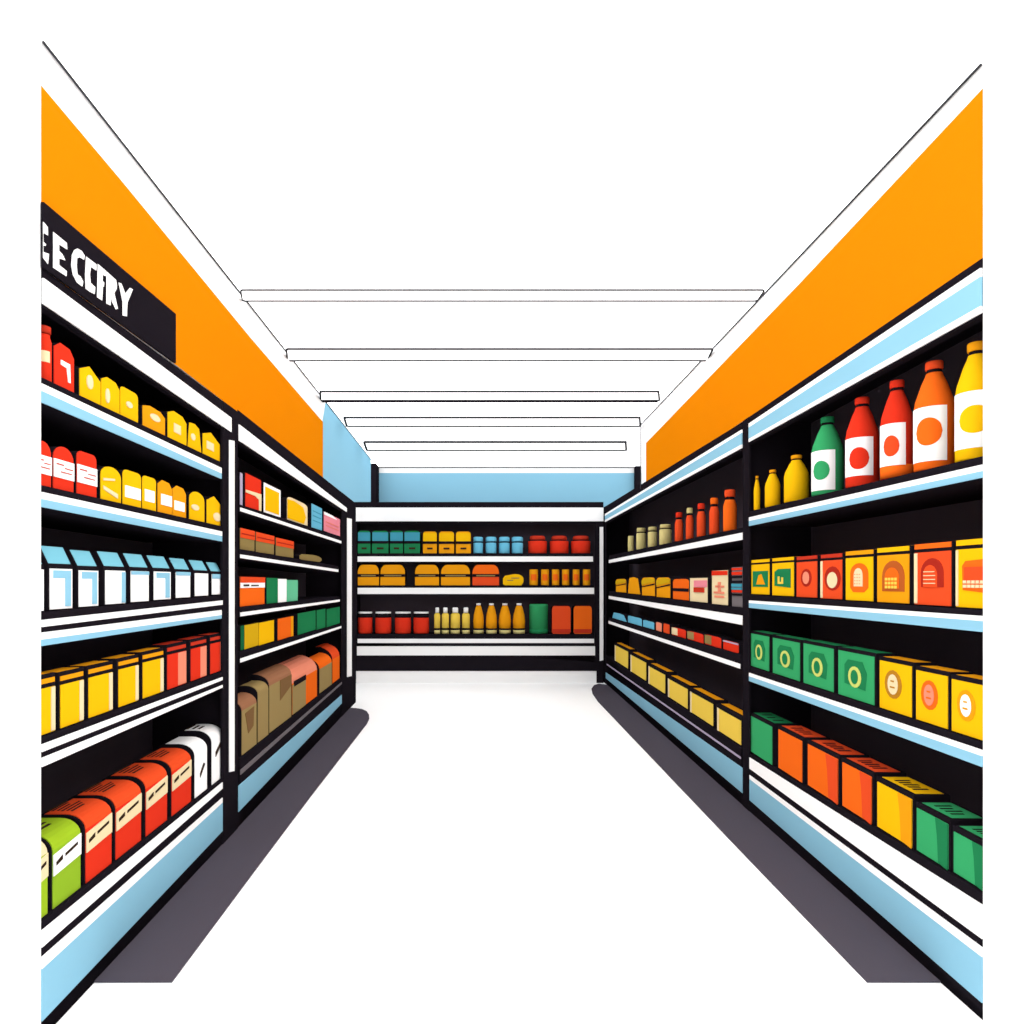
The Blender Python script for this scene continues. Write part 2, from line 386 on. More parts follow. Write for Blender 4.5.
def round_item(key, x0, x1, yt, name, label, cat, group, prof, label_spec=None, yc=None, seg=28, parts=()):
    """lathe goods; prof = list of (part name, material, [(r 0..1, t 0..1)...])"""
    side, bl = BASE[key]
    xc = (x0+x1)/2; wpx = x1-x0
    d = dist(side, xc); r = wpx/2*d*K
    p0 = P(side, xc, VY)
    for _ in range(4):
        c = P(side, xc, VY, r+.012)
        if side == 'B': dd = c.y/(F*K)
        else:
            X = abs(xc-VX); # slide along the shelf so the centre stays on its own sight line
            a, b = PLANE[side]; off = (r+.012)/K
            dd = (a+off)/(X-b)
        r = wpx/2*dd*K
    pos = Vector(((xc-VX)*dd*K, dd*F*K, 0))
    fx = VX + (1 if side != 'L' else -1)*(PLANE[side][0]/dd+PLANE[side][1]) if side != 'B' else xc
    base = board_z(side, bl, fx-wpx/2, fx+wpx/2)
    zt = EYE-(yt-VY)*dd*K
    pos.z = base; h = zt-base
    v = AL[side]; rz = math.atan2(v.y, v.x)
    t = thing(name, label, cat, group, pos, rz)
    for nm, mt, pr in prof:
        m = MB(); m.lathe([(q*r, z*h) for q, z in pr], mt, seg); m.build(nm, t, smooth=True)
    if label_spec:
        # the label faces the aisle, turned a little towards the way in
        toc = Vector((0, 0, 0))-Vector((pos.x, pos.y, 0)); ang = math.atan2(toc.y, toc.x)-rz
        a0, a1, z0, z1, mt, emb = label_spec
        m = MB(); pr = [(1.012*r, z0*h), (1.012*r, z1*h)]
        m.lathe(pr, mt, 16, ang+math.radians(a0), ang+math.radians(a1)); lb = m.build('label', t, smooth=True)
        if emb:
            ea, eb, ez0, ez1, em = emb
            m = MB(); n = 20; ca = math.radians((ea+eb)/2); ra = math.radians((eb-ea)/2); cz = (ez0+ez1)/2; rzz = (ez1-ez0)/2
            strip = []
            for k in range(n+1):
                u = -1+2*k/n; hh = math.sqrt(max(0, 1-u*u))
                a = ang+ca+ra*u
                strip.append(((1.03*r*math.cos(a), 1.03*r*math.sin(a), (cz-rzz*hh)*h), (1.03*r*math.cos(a), 1.03*r*math.sin(a), (cz+rzz*hh)*h)))
            for k in range(n):
                i = len(m.v); m.v += [strip[k][0], strip[k+1][0], strip[k+1][1], strip[k][1]]
                m.f.append([i, i+1, i+2, i+3]); m.m.append(m.mi(em))
            m.build('emblem', lb)
    return t
def bag(key, x0, x1, yt, name, label, cat, group, front, top, depth=.26, decals=(), marks=0, rnd=.22, e=.010, side='black'):
    """soft pack with a rounded top edge: outline in the n,t plane swept along the shelf"""
    o, rz, w, h = frame(key, x0, x1, yt, .012)
    t = thing(name, label, cat, group, o, rz)
    R = h*rnd
    prof = [(0, .0), (0, h-R)] + [(R*1.3*(1-math.cos(math.radians(a))), h-R+R*math.sin(math.radians(a))) for a in (15, 30, 45, 60, 75, 90)]
    prof += [(depth-.03, h*1.0), (depth, h*.96), (depth, h*.75), (depth-.02, 0)]
    m = MB()
    m.prism([(-w/2-e*.7, n+.003, tt-.003 if tt > 0 else 0) for n, tt in prof], (w+e*1.4, 0, 0), side); mk('inner_bag', m, t)
    # coloured skin
    def skin(pp, mt, nm):
        m = MB(); i = 0; th = .004
        for k in range(len(pp)-1):
            (n0, t0), (n1, t1) = pp[k], pp[k+1]
            m.prism([(-w/2, n0, t0), (w/2, n0, t0), (w/2, n1, t1), (-w/2, n1, t1)], (0, th*.7, -th*.5 if t0 > 0 else 0), mt)
        mk(nm, m, t)
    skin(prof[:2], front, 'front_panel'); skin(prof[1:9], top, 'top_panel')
    dd = [(a, [[(x, y*(h-R)/h) for x, y in p] for p in ps], c) for a, ps, c in decals]
    deco(t, dd, w, h)
    if marks:
        m = MB()
        n0, n1 = R*1.15, depth-.01
        for k in range(marks):
            nn = n0+(n1-n0)*(k+.1)/marks
            m.box((-w*.33+.02*w*(k % 2), nn, h-.001), (w*(.12+.2*((k*7) % 3)/2), nn+(n1-n0)*.42/marks, h+.0012), 'charcoal')
        mk('print', m, t)
    return t

ORDN = ['nearest', 'second nearest', 'third nearest', 'fourth nearest', 'fifth nearest', 'sixth nearest', 'seventh nearest', 'eighth nearest', 'ninth nearest']
ORDL = ['leftmost', 'second from left', 'third from left', 'fourth from left', 'fifth from left', 'sixth from left']
NUM = {2: 'two', 3: 'three', 4: 'four', 5: 'five', 6: 'six', 7: 'seven', 8: 'eight', 9: 'nine'}
def row(key, where, items):
    """items: (x0, x1, ytop, maker, look, kwargs); labels number look-alikes from the way in"""
    side = key[0]
    looks = {}
    for i, it in enumerate(items): looks.setdefault(it[4], []).append(i)
    for look, ids in looks.items():
        order = ids if side in 'LCF' else ids[::-1]
        for r, i in enumerate(order):
            x0, x1, yt, fn, lk, name, cat, kw = items[i]
            if len(ids) > 1:
                lb = '%s, %s of %s, %s' % (look.replace('small dark', 'dark').replace('red dome topped jar with', 'red jar with'), (ORDL if side == 'F' else ORDN)[r], NUM[len(ids)], where)
            else: lb = '%s, %s' % (look, where)
            grp = kw.pop('grp', None) if 'grp' in kw else '%s goods, %s' % (cat, where)
            fn(key, x0, x1, yt, name, lb, cat, '%s, %s' % (cat+'s' if not cat.endswith('s') else cat, where), **dict(kw))
def K_(**k): return k

# --- left front bay ------------------------------------------------
wh = 'top shelf of left front bay'
win = lambda a, b, c, d, col='cream': [('label', [oval((a+c)/2, (b+d)/2, (c-a)/2, (d-b)/2)], col)]
sq = lambda a, b, c, d, col='cream': [('label', [rc(a, b, c, d)], col)]
JAR = lambda body, lid: [('jar', body, [(0.9, 0), (1, .03), (1, .72), (.8, .82), (.8, .86)]), ('lid', lid, [(.92, .88), (.92, 1)])]
row('L1', wh, [
    (36, 50.5, 327, round_item, 'red jar with red lid', 'jar', 'jar', K_(prof=JAR('red', 'darkred'), label_spec=(-20, 50, .35, .55, 'cream', None))),
    (54.5, 74, 345, pack, 'red pouch with white hooked mark', 'pouch', 'pouch', K_(shape='shoulder', col='red', decals=[('mark', [[(.3, .62), (.75, .62), (.78, .2), (.68, .2), (.6, .5), (.3, .52)]], 'white')])),
    (80, 100.5, 367, pack, 'yellow pouch with peaked top and oval window', 'pouch', 'pouch', K_(shape='peak', decals=win(.3, .35, .6, .75))),
    (101.5, 119.5, 379, pack, 'yellow pouch with narrow upright window', 'pouch', 'pouch', K_(shape='shoulder', decals=win(.2, .2, .42, .65))),
    (120.5, 138, 390, pack, 'yellow pouch with small low window', 'pouch', 'pouch', K_(shape='soft', decals=win(.3, .4, .65, .6))),
    (143, 165, 408, pack, 'short wide yellow pouch with pale blot', 'pouch', 'pouch', K_(shape='shoulder', col='amber', decals=win(.3, .45, .75, .75))),
    (168, 186.5, 413, pack, 'tall yellow pouch with square window', 'pouch', 'pouch', K_(shape='shoulder', decals=sq(.3, .3, .65, .6))),
    (188, 201.5, 424, pack, 'slim yellow pouch leaning on its neighbour', 'pouch', 'pouch', K_(shape='taper', decals=win(.2, .35, .5, .6))),
    (203, 219.8, 433, pack, 'yellow pouch with square window at the bay end', 'pouch', 'pouch', K_(shape='peak', decals=sq(.2, .3, .6, .6))),
])
wh = 'second shelf of left front bay'
redlab = [('label', [rc(0, .27, 1, .68)], 'white'), ('print', [rc(.1, .56, .45, .585), rc(.5, .5, .9, .52), rc(.3, .4, .85, .42)], 'darkred')]
row('L2', wh, [
    (35, 51, 441, pack, 'red dome topped jar with white label', 'jar', 'jar', K_(shape='arch', col='red', decals=redlab, depth=.1)),
    (53.5, 73.5, 447, pack, 'red dome topped jar with white label', 'jar', 'jar', K_(shape='arch', col='red', decals=redlab, depth=.1)),
    (77, 96.5, 453, pack, 'red dome topped jar with white label', 'jar', 'jar', K_(shape='soft', col='red', decals=redlab, depth=.1)),
    (101, 121, 467, pack, 'yellow round topped pack with striped label', 'pack', 'pack', K_(shape='arch', decals=[('label', [[(.1, .55), (.65, .62), (.65, .68), (.1, .62)], [(.1, .4), (.8, .25), (.8, .12), (.1, .3)]], 'cream')])),
    (123, 141, 471.5, pack, 'yellow pack with wide white label', 'pack', 'pack', K_(shape='soft', decals=sq(.1, .22, .95, .55, 'white'))),
    (142.5, 156, 477, pack, 'narrow yellow pack with square white label', 'pack', 'pack', K_(shape='soft', decals=sq(.15, .25, .85, .6, 'white'))),
    (158, 172, 481, pack, 'amber pack with white label beside its twin', 'pack', 'pack', K_(shape='shoulder', col='amber', decals=sq(.2, .25, .95, .58, 'white'))),
    (172.8, 186, 486.5, pack, 'amber pack with low white label', 'pack', 'pack', K_(shape='shoulder', col='amber', decals=sq(.1, .2, .85, .5, 'white'))),
    (189.6, 204.4, 492, pack, 'yellow dome topped pack with pale smudge', 'pack', 'pack', K_(shape='arch', decals=win(.1, .35, .6, .55))),
    (207, 222, 496.5, pack, 'yellow peaked pack at the bay end', 'pack', 'pack', K_(shape='peak', decals=win(.4, .15, .9, .45))),
])
def milk(key, x0, x1, yt, name, label, cat, group, **kw):
    o, rz, w, h = frame(key, x0, x1, yt, .012)
    t = thing(name, label, cat, group, o, rz); hf = h*.69; dp = .13; rg = .032; e = .009
    m = MB(); m.prism([(-w/2-e*.8, .002, 0), (-w/2-e*.8, .002, hf), (-w/2-e*.8, rg, h), (-w/2-e*.8, dp, hf), (-w/2-e*.8, dp, 0)], (w+1.6*e, 0, 0), 'black'); mk('carton_body', m, t)
    m = MB(); m.box((-w/2, -.001, e*.3), (w/2, .003, hf-e), 'white'); f = mk('front_panel', m, t)
    m = MB(); q0, q1 = .1, .9
    def rp(q): return (.002+(rg-.002)*q, hf+(h-hf)*q)
    a, b = rp(.10), rp(.95)
    m.prism([(-w/2, a[0], a[1]+.003), (w/2, a[0], a[1]+.003), (w/2, b[0], b[1]+.003), (-w/2, b[0], b[1]+.003)], (0, .001, -.003), 'teal' if kw.get('dark') else 'aqua'); mk('gable_panel', m, t)
    if kw.get('stripe'): deco(t, [('side_stripe', [rc(*kw['stripe'])], 'blue')], w, h)
    if kw.get('frame'): deco(t, [('side_stripe', [rc(.12, .5, .92, .62), rc(.66, .05, .92, .5)], 'blue')], w, h)
    return t
wh = 'third shelf of left front bay'
mk_ = 'white carton with blue gable top'
row('L3', wh, [(x0, x1, yt, milk, mk_, 'milk_carton', 'carton', kw) for x0, x1, yt, kw in [
    (33, 43.5, 546, K_()), (50, 72, 546.5, K_(frame=1)), (79, 98, 550.5, K_(frame=1)), (105.5, 125, 552, K_(stripe=(.8, .03, 1, .62))), (131, 148.5, 554, K_(stripe=(0, .57, 1, .64))),
    (154, 170.5, 556, K_(frame=1)), (176, 190, 558.5, K_(stripe=(0, .57, 1, .66))), (195, 208, 560.5, K_()), (212, 221.5, 562.5, K_(stripe=(0, .5, 1, .64)))]])
wh = 'fourth shelf of left front bay'
yc_ = 'yellow lidded carton with cream stripe'; rcn = 'red lidded carton with orange stripe'
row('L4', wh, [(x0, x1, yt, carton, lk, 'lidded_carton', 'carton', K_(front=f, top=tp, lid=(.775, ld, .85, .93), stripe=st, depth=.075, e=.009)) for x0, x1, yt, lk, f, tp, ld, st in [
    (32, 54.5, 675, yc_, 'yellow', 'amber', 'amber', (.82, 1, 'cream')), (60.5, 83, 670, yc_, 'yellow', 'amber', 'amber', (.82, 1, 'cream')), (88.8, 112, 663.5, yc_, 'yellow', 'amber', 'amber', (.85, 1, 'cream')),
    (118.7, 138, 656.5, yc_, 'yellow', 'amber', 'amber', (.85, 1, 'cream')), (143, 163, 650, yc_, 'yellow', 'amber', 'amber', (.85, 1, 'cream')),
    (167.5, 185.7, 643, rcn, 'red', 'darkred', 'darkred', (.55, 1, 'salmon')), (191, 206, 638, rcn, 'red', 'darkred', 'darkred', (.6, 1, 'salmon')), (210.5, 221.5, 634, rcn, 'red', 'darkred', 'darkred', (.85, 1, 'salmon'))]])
wh = 'bottom shelf of left front bay'
band = lambda c: [('label_band', [[(0, .56), (1, .62), (1, 1.0), (0, .92)]], c), ('print', [[(.08, .72), (.3, .76), (.3, .84), (.08, .78)], [(.4, .78), (.85, .84), (.85, .89), (.4, .83)]], 'charcoal')]
row('L5*', wh, [
    (30, 47.5, 841, bag, 'cream pack with green print beside the entrance', 'soft_pack', 'pack', K_(front='lime', top='cream', decals=band('cream'), depth=.17)),
    (53, 80.5, 826, bag, 'green soft pack with white band', 'soft_pack', 'pack', K_(front='leaf', top='lime', decals=band('white'), marks=4, depth=.17)),
    (86, 111.5, 806, bag, 'red soft pack with cream band', 'soft_pack', 'pack', K_(front='red', top='coral', decals=band('cream'), marks=6, depth=.17)),
    (116, 141, 787, bag, 'red soft pack with cream band', 'soft_pack', 'pack', K_(front='red', top='coral', decals=band('cream'), marks=6, depth=.17)),
    (146, 167, 769, bag, 'red soft pack with cream band', 'soft_pack', 'pack', K_(front='red', top='coral', decals=band('cream'), marks=5, depth=.17)),
    (172, 191, 753.5, bag, 'red soft pack with cream band', 'soft_pack', 'pack', K_(front='red', top='coral', decals=band('cream'), marks=5, depth=.17)),
    (195, 207, 740, bag, 'white soft pack with small dark mark', 'soft_pack', 'pack', K_(front='white', top='white', decals=[('print', [[(.4, .4), (.8, .65), (.7, .7), (.4, .5)]], 'charcoal')], depth=.17)),
    (212, 223, 727, bag, 'white soft pack with small dark mark', 'soft_pack', 'pack', K_(front='white', top='white', decals=[('print', [[(.3, .6), (.8, .8), (.8, .9), (.3, .72)]], 'charcoal')], marks=3, depth=.17)),
])
# --- left rear bay -------------------------------------------------
wh = 'top shelf of left rear bay'
row('C1', wh, [
    (240.3, 242.6, 473, pack, 'thin white carton edge', 'carton', 'carton', K_(col='lavender', depth=.1)),
    (245.6, 261, 476.5, pack, 'red carton with white wave stripe', 'carton', 'carton', K_(col='red', depth=.1, decals=[('stripe', [[(0, .5), (1, .55), (1, 0), (.86, 0), (.84, .35), (.6, .42), (0, .42)]], 'cream')])),
    (264, 280.6, 486.5, pack, 'white carton with yellow panel', 'carton', 'carton', K_(col='white', depth=.1, decals=[('label', [rc(.06, .08, .88, .88)], 'yellow')])),
    (287.3, 307.5, 500.5, pack, 'yellow tub on its side with white end', 'tub', 'tub', K_(shape='soft', col='cream', depth=.1, decals=[('label', [[(0, .05), (.8, .05), (.9, .4), (.75, .8), (.3, .9), (0, .85)]], 'yellow')])),
    (311.7, 322, 506, pack, 'light blue ribbed carton', 'carton', 'carton', K_(col='sky', depth=.1, decals=[('print', [rc(.1, .3, .9, .33), rc(.1, .5, .9, .53), rc(.1, .7, .9, .73)], 'teal')])),
    (324, 340, 515.5, pack, 'pink carton with white top corner', 'carton', 'carton', K_(col='pink', depth=.1, decals=[('stripe', [[(0, .85), (.8, .88), (.5, 1), (0, 1)]], 'white'), ('print', [rc(.1, .3, .9, .33), rc(.1, .5, .9, .53)], 'salmon')])),
])
wh = 'second shelf of left rear bay'
rb = K_(col='olive', depth=.1, decals=[('label', [rc(0, .55, 1, 1)], 'coral'), ('print', [rc(.05, .72, .95, .77)], 'maroon')])
row('C2', wh, [
    (240.3, 254.5, 529.5, pack, 'orange topped olive carton', 'carton', 'carton', dict(rb)),
    (256, 274, 534, pack, 'orange topped olive carton', 'carton', 'carton', dict(rb)),
    (276, 293.4, 539.5, pack, 'orange topped olive carton', 'carton', 'carton', dict(rb)),
    (299.7, 321.6, 554.5, pack, 'small low brown loaf', 'loaf', 'loaf', K_(shape='bread', col='olive', depth=.1)),
])
wh = 'third shelf of left rear bay'
row('C3', wh, [
    (240.3, 264.5, 577, pack, 'orange carton with white lettered band', 'carton', 'carton', K_(col='orange', depth=.1, decals=[('stripe', [rc(0, .62, 1, .8)], 'white'), ('top_band', [rc(0, .8, 1, 1)], 'coral'), ('print', [rc(.1, .68, .3, .74), rc(.4, .68, .7, .72)], 'charcoal')])),
    (267, 277.8, 578, pack, 'dark green carton', 'carton', 'carton', K_(col='deepgreen', depth=.1)),
    (278.3, 286.6, 579, pack, 'white carton between green ones', 'carton', 'carton', K_(col='white', depth=.1)),
    (287, 297.8, 580, pack, 'mint green carton', 'carton', 'carton', K_(col='mint', depth=.1)),
])
wh = 'fourth shelf of left rear bay'
row('C4', wh, [
    (241, 244.3, 625.5, pack, 'thin dark green carton', 'carton', 'carton', K_(col='forest', depth=.1)),
    (244.8, 258.5, 624, pack, 'mustard yellow carton', 'carton', 'carton', K_(col='gold', depth=.1)),
    (259.2, 274, 621.5, pack, 'bright yellow carton', 'carton', 'carton', K_(col='yellow', depth=.1)),
    (278, 293, 617.5, pack, 'orange carton with pale edge', 'carton', 'carton', K_(col='orange', depth=.1, decals=[('stripe', [rc(.85, 0, 1, 1)], 'amber')])),
    (298, 315.6, 612, pack, 'wide green carton', 'carton', 'carton', K_(col='deepgreen', depth=.1)),
    (316.8, 325.5, 609.5, pack, 'narrow green carton', 'carton', 'carton', K_(col='deepgreen', depth=.1)),
    (326.8, 339.8, 608, pack, 'green carton at the far end', 'carton', 'carton', K_(col='deepgreen', depth=.1)),
])
wh = 'bottom shelf of left rear bay'
row('C5*', wh, [
    (242, 256.6, 696, bag, 'tan paper bag with darker fold', 'paper_bag', 'bag', K_(front='tan', top='rose_brown', depth=.13, decals=[('fold', [[(.2, .9), (.8, .95), (.75, .5), (.4, .4)]], 'brown')], rnd=.2)),
    (258, 268.4, 683, bag, 'narrow tan paper bag with wide flap', 'paper_bag', 'bag', K_(front='tan', top='tan', depth=.14, rnd=.15)),
    (269.5, 291.3, 669, bag, 'brown and tan paper bag', 'paper_bag', 'bag', K_(front='tan', top='rose_brown', depth=.14, decals=[('fold', [[(.45, .55), (1, .75), (1, 1), (.45, 1)]], 'brown')], rnd=.2)),
    (292.3, 317, 661, bag, 'orange rounded bag with tan panel', 'paper_bag', 'bag', K_(front='orange', top='salmon', depth=.15, rnd=.35, decals=[('panel', [rc(0, 0, .5, .95)], 'tan'), ('shade_flap', [rc(.05, .88, .5, 1.05)], 'black')])),  # the flap is a black band across the top of the tan panel
    (319.7, 331.8, 655.5, bag, 'tan bag with orange marbled top', 'paper_bag', 'bag', K_(front='tan', top='orange', depth=.15, rnd=.3)),
    (332.6, 339.5, 645, bag, 'narrow orange bag at the far end', 'paper_bag', 'bag', K_(front='orange', top='coral', depth=.14, rnd=.35)),
])
# --- back unit -----------------------------------------------------
wh = 'top shelf of back unit'
tub2 = lambda a, b, c='charcoal': dict(shape='soft', col=a, depth=.2, decals=[('lid', [rc(.02, .55, .98, .93)], b), ('seam', [rc(0, .43, 1, .55)], 'black'), ('print', [rc(.3, .18, .7, .26)], c)])
blu = 'green tub with blue lid'
its = [(x0, x1, 530.8, pack, blu, 'food_tub', 'tub', tub2('deepgreen', 'teal')) for x0, x1 in [(357.8, 370.4), (372, 388.4), (390, 403), (404.3, 420)]]
its += [(x0, x1, 531.5, pack, 'yellow tub with domed lid', 'food_tub', 'tub', tub2('amber', 'yellow')) for x0, x1 in [(423, 436.8), (439, 454), (456, 470.8)]]
can3 = lambda c: [('can', c, [(.96, 0), (1, .04), (1, .6), (.93, .64)]), ('band', 'black', [(.9, .64), (.9, .72)]), ('lid', c, [(.97, .72), (1, .76), (1, .95), (.8, 1)])]
its += [(x0, x1, 537, round_item, 'light blue can', 'can', 'can', K_(prof=can3('sky'))) for x0, x1 in [(473.3, 483), (485.7, 496.4), (499, 509.6), (511.8, 523)]]
pot = [('pot', 'red', [(.94, 0), (.97, .04), (1, .66), (.96, .7)]), ('rim', 'black', [(.8, .7), (.8, .77)]), ('lid', 'darkred', [(.78, .77), (.84, .82), (.8, .95), (.66, 1)])]
its += [(x0, x1, 536, round_item, 'red pot with lid', 'pot', 'pot', K_(prof=pot)) for x0, x1 in [(528, 546.8), (549.8, 568.6), (571, 590.4)]]
row('F1', wh, its)
wh = 'middle shelf of back unit'
loaf = lambda a, b: dict(shape='loaf', col=a, depth=.2, decals=[('lower_half', [rc(0, 0, 1, .4)], b), ('band', [rc(0, .41, 1, .55)], 'black'), ('print', [rc(.15, .44, .85, .5)], 'olive')])
its = [(x0, x1, 564.8, pack, 'golden loaf with dark band', 'loaf', 'loaf', loaf('amber', 'amber')) for x0, x1 in [(357.8, 379), (380.5, 405), (415, 439), (441, 470)]]
its += [(472.5, 499, 564.8, pack, 'orange loaf with red base', 'loaf', 'loaf', loaf('orange', 'coral')),
        (503, 523.5, 574, pack, 'small low yellow loaf', 'loaf', 'loaf', dict(shape='bread', col='yellow', depth=.15, decals=[('print', [rc(.2, .4, .5, .48), rc(.4, .6, .8, .68)], 'olive')]))]
can = lambda c: [('can', c, [(.95, 0), (1, .04), (1, .96), (.95, 1)])]
its += [(x0, x1, 569.5, round_item, 'small orange can', 'can', 'can', K_(prof=can('amber'), label_spec=(-40, 40, .3, .7, 'orange', None))) for x0, x1 in [(529.3, 538), (541, 549), (551.8, 559.2), (562, 569.2), (572.7, 579.5), (582.8, 590.3)]]
row('F2', wh, its)
wh = 'lower shelf of back unit'
tin = [('tin', 'red', [(.94, 0), (1, .06), (1, .70), (.96, .74)]), ('rim', 'black', [(.97, .74), (.97, .93)]), ('lid', 'white', [(.97, .93), (.97, 1)])]
its = [(x0, x1, 611.8, round_item, 'red tin with white lid', 'tin', 'tin', K_(prof=tin)) for x0, x1 in [(357.8, 372.3), (375.4, 391.3), (395, 411), (413.5, 429)]]
sb = lambda c: [('base_band', 'pale', [(1, 0), (1, .14)]), ('ring', 'black', [(.97, .14), (.97, .22)]), ('bottle', c, [(1, .22), (1, .72), (.7, .78)]), ('cap', 'white', [(.6, .8), (.62, .97), (.5, 1)])]
its += [(x0, x1, 607.5, round_item, 'small yellow bottle with white cap', 'bottle', 'bottle', K_(prof=sb('lemon'))) for x0, x1 in [(434.2, 440.2), (441.8, 449), (450.6, 460), (462, 469.8)]]
lb_ = [('base_band', 'pale', [(.95, 0), (.95, .12)]), ('ring', 'black', [(.93, .12), (.93, .18)]), ('bottle', 'amber', [(.95, .18), (1, .4), (.92, .6), (.6, .85), (.42, .93)]), ('cap', 'white', [(.42, .94), (.42, 1)])]
its += [(x0, x1, 603.3, round_item, 'amber bottle with white cap', 'bottle', 'bottle', K_(prof=lb_)) for x0, x1 in [(473.2, 483.8), (485.8, 497), (498.8, 511), (512.8, 525.2)]]
its += [(529, 548.3, 604, round_item, 'large green can', 'can', 'can', K_(prof=[('base_band', 'deepgreen', [(.94, 0), (.97, .03), (.97, .15)]), ('can', 'green', [(.97, .15), (.97, .92), (1, .94), (.9, 1)])])),
        (552, 570.6, 606, pack, 'red canister with short neck', 'canister', 'canister', dict(shape='roundbox', col='coral', depth=.2, decals=[('base_band', [rc(.02, .03, .98, .17)], 'darkred')])),
        (573.6, 591.8, 606, pack, 'orange canister with short neck', 'canister', 'canister', dict(shape='roundbox', col='orange', depth=.2, decals=[('base_band', [rc(.02, .03, .98, .17)], 'darkred')]))]
row('F3', wh, its)

# --- right front bay -----------------------------------------------
def bprof(body, cap, low=None):
    b = [('bottle', body, [(.95, 0), (1, .02), (1, .56), (.93, .64), (.62, .80), (.44, .87), (.40, .895)]),
         ('neck_ring', 'black', [(.36, .895), (.36, .925)]), ('cap', cap, [(.42, .925), (.44, .94), (.44, .99), (.40, 1)])]
    if low: b.insert(1, ('base_band', low, [(1.006, .01), (1.006, .14)]))
    return b
wh = 'top shelf of right front bay'
row('D1', wh, [
    (754, 760, 476, round_item, 'slim yellow bottle', 'juice_bottle', 'bottle', K_(prof=bprof('yellow', 'amber'))),
    (765.5, 780, 470, round_item, 'small yellow bottle without label', 'juice_bottle', 'bottle', K_(prof=bprof('yellow', 'amber'))),
    (785, 808, 455.5, round_item, 'medium yellow bottle without label', 'juice_bottle', 'bottle', K_(prof=bprof('yellow', 'amber'))),
    (813, 842, 417.5, round_item, 'green bottle with white label', 'juice_bottle', 'bottle', K_(prof=bprof('green', 'deepgreen'), label_spec=(-88, 28, .06, .56, 'white', (-58, 8, .19, .43, 'green')))),
    (847.3, 877, 398, round_item, 'red bottle with white label and red cap', 'juice_bottle', 'bottle', K_(prof=bprof('red', 'red'), label_spec=(-88, 40, .12, .54, 'white', (-48, 24, .19, .43, 'red')))),
    (882.3, 911.7, 381, round_item, 'red bottle with orange base and white label', 'juice_bottle', 'bottle', K_(prof=bprof('red', 'red', 'orange'), label_spec=(-88, 30, .13, .55, 'white', (-50, 8, .22, .43, 'coral')))),
    (916.5, 952, 362, round_item, 'orange bottle with white label', 'juice_bottle', 'bottle', K_(prof=bprof('orange', 'coral'), label_spec=(-88, 36, .08, .57, 'white', (-56, 22, .22, .47, 'orange')))),
    (958.5, 995, 343, round_item, 'large yellow bottle with white label beside the entrance', 'juice_bottle', 'bottle', K_(prof=bprof('yellow', 'amber'), label_spec=(-88, 60, .10, .57, 'white', (-50, 40, .22, .45, 'yellow')))),
])
wh = 'second shelf of right front bay'
arch_ = lambda x0, y0, x1, y1, sh=.5: [(x0, y0), (x1, y0)] + arc((x0+x1)/2, y0+(y1-y0)*sh, (x1-x0)/2, (y1-y0)*(1-sh), 0, 180, 10)
def grid(x0, y0, x1, y1, nx, ny, f=.35):
    out = []
    for i in range(nx):
        for j in range(ny):
            a = x0+(x1-x0)*i/nx; b = y0+(y1-y0)*j/ny
            out.append(rc(a, b, a+(x1-x0)/nx*(1-f), b+(y1-y0)/ny*(1-f)))
    return out
LID = (.90,)
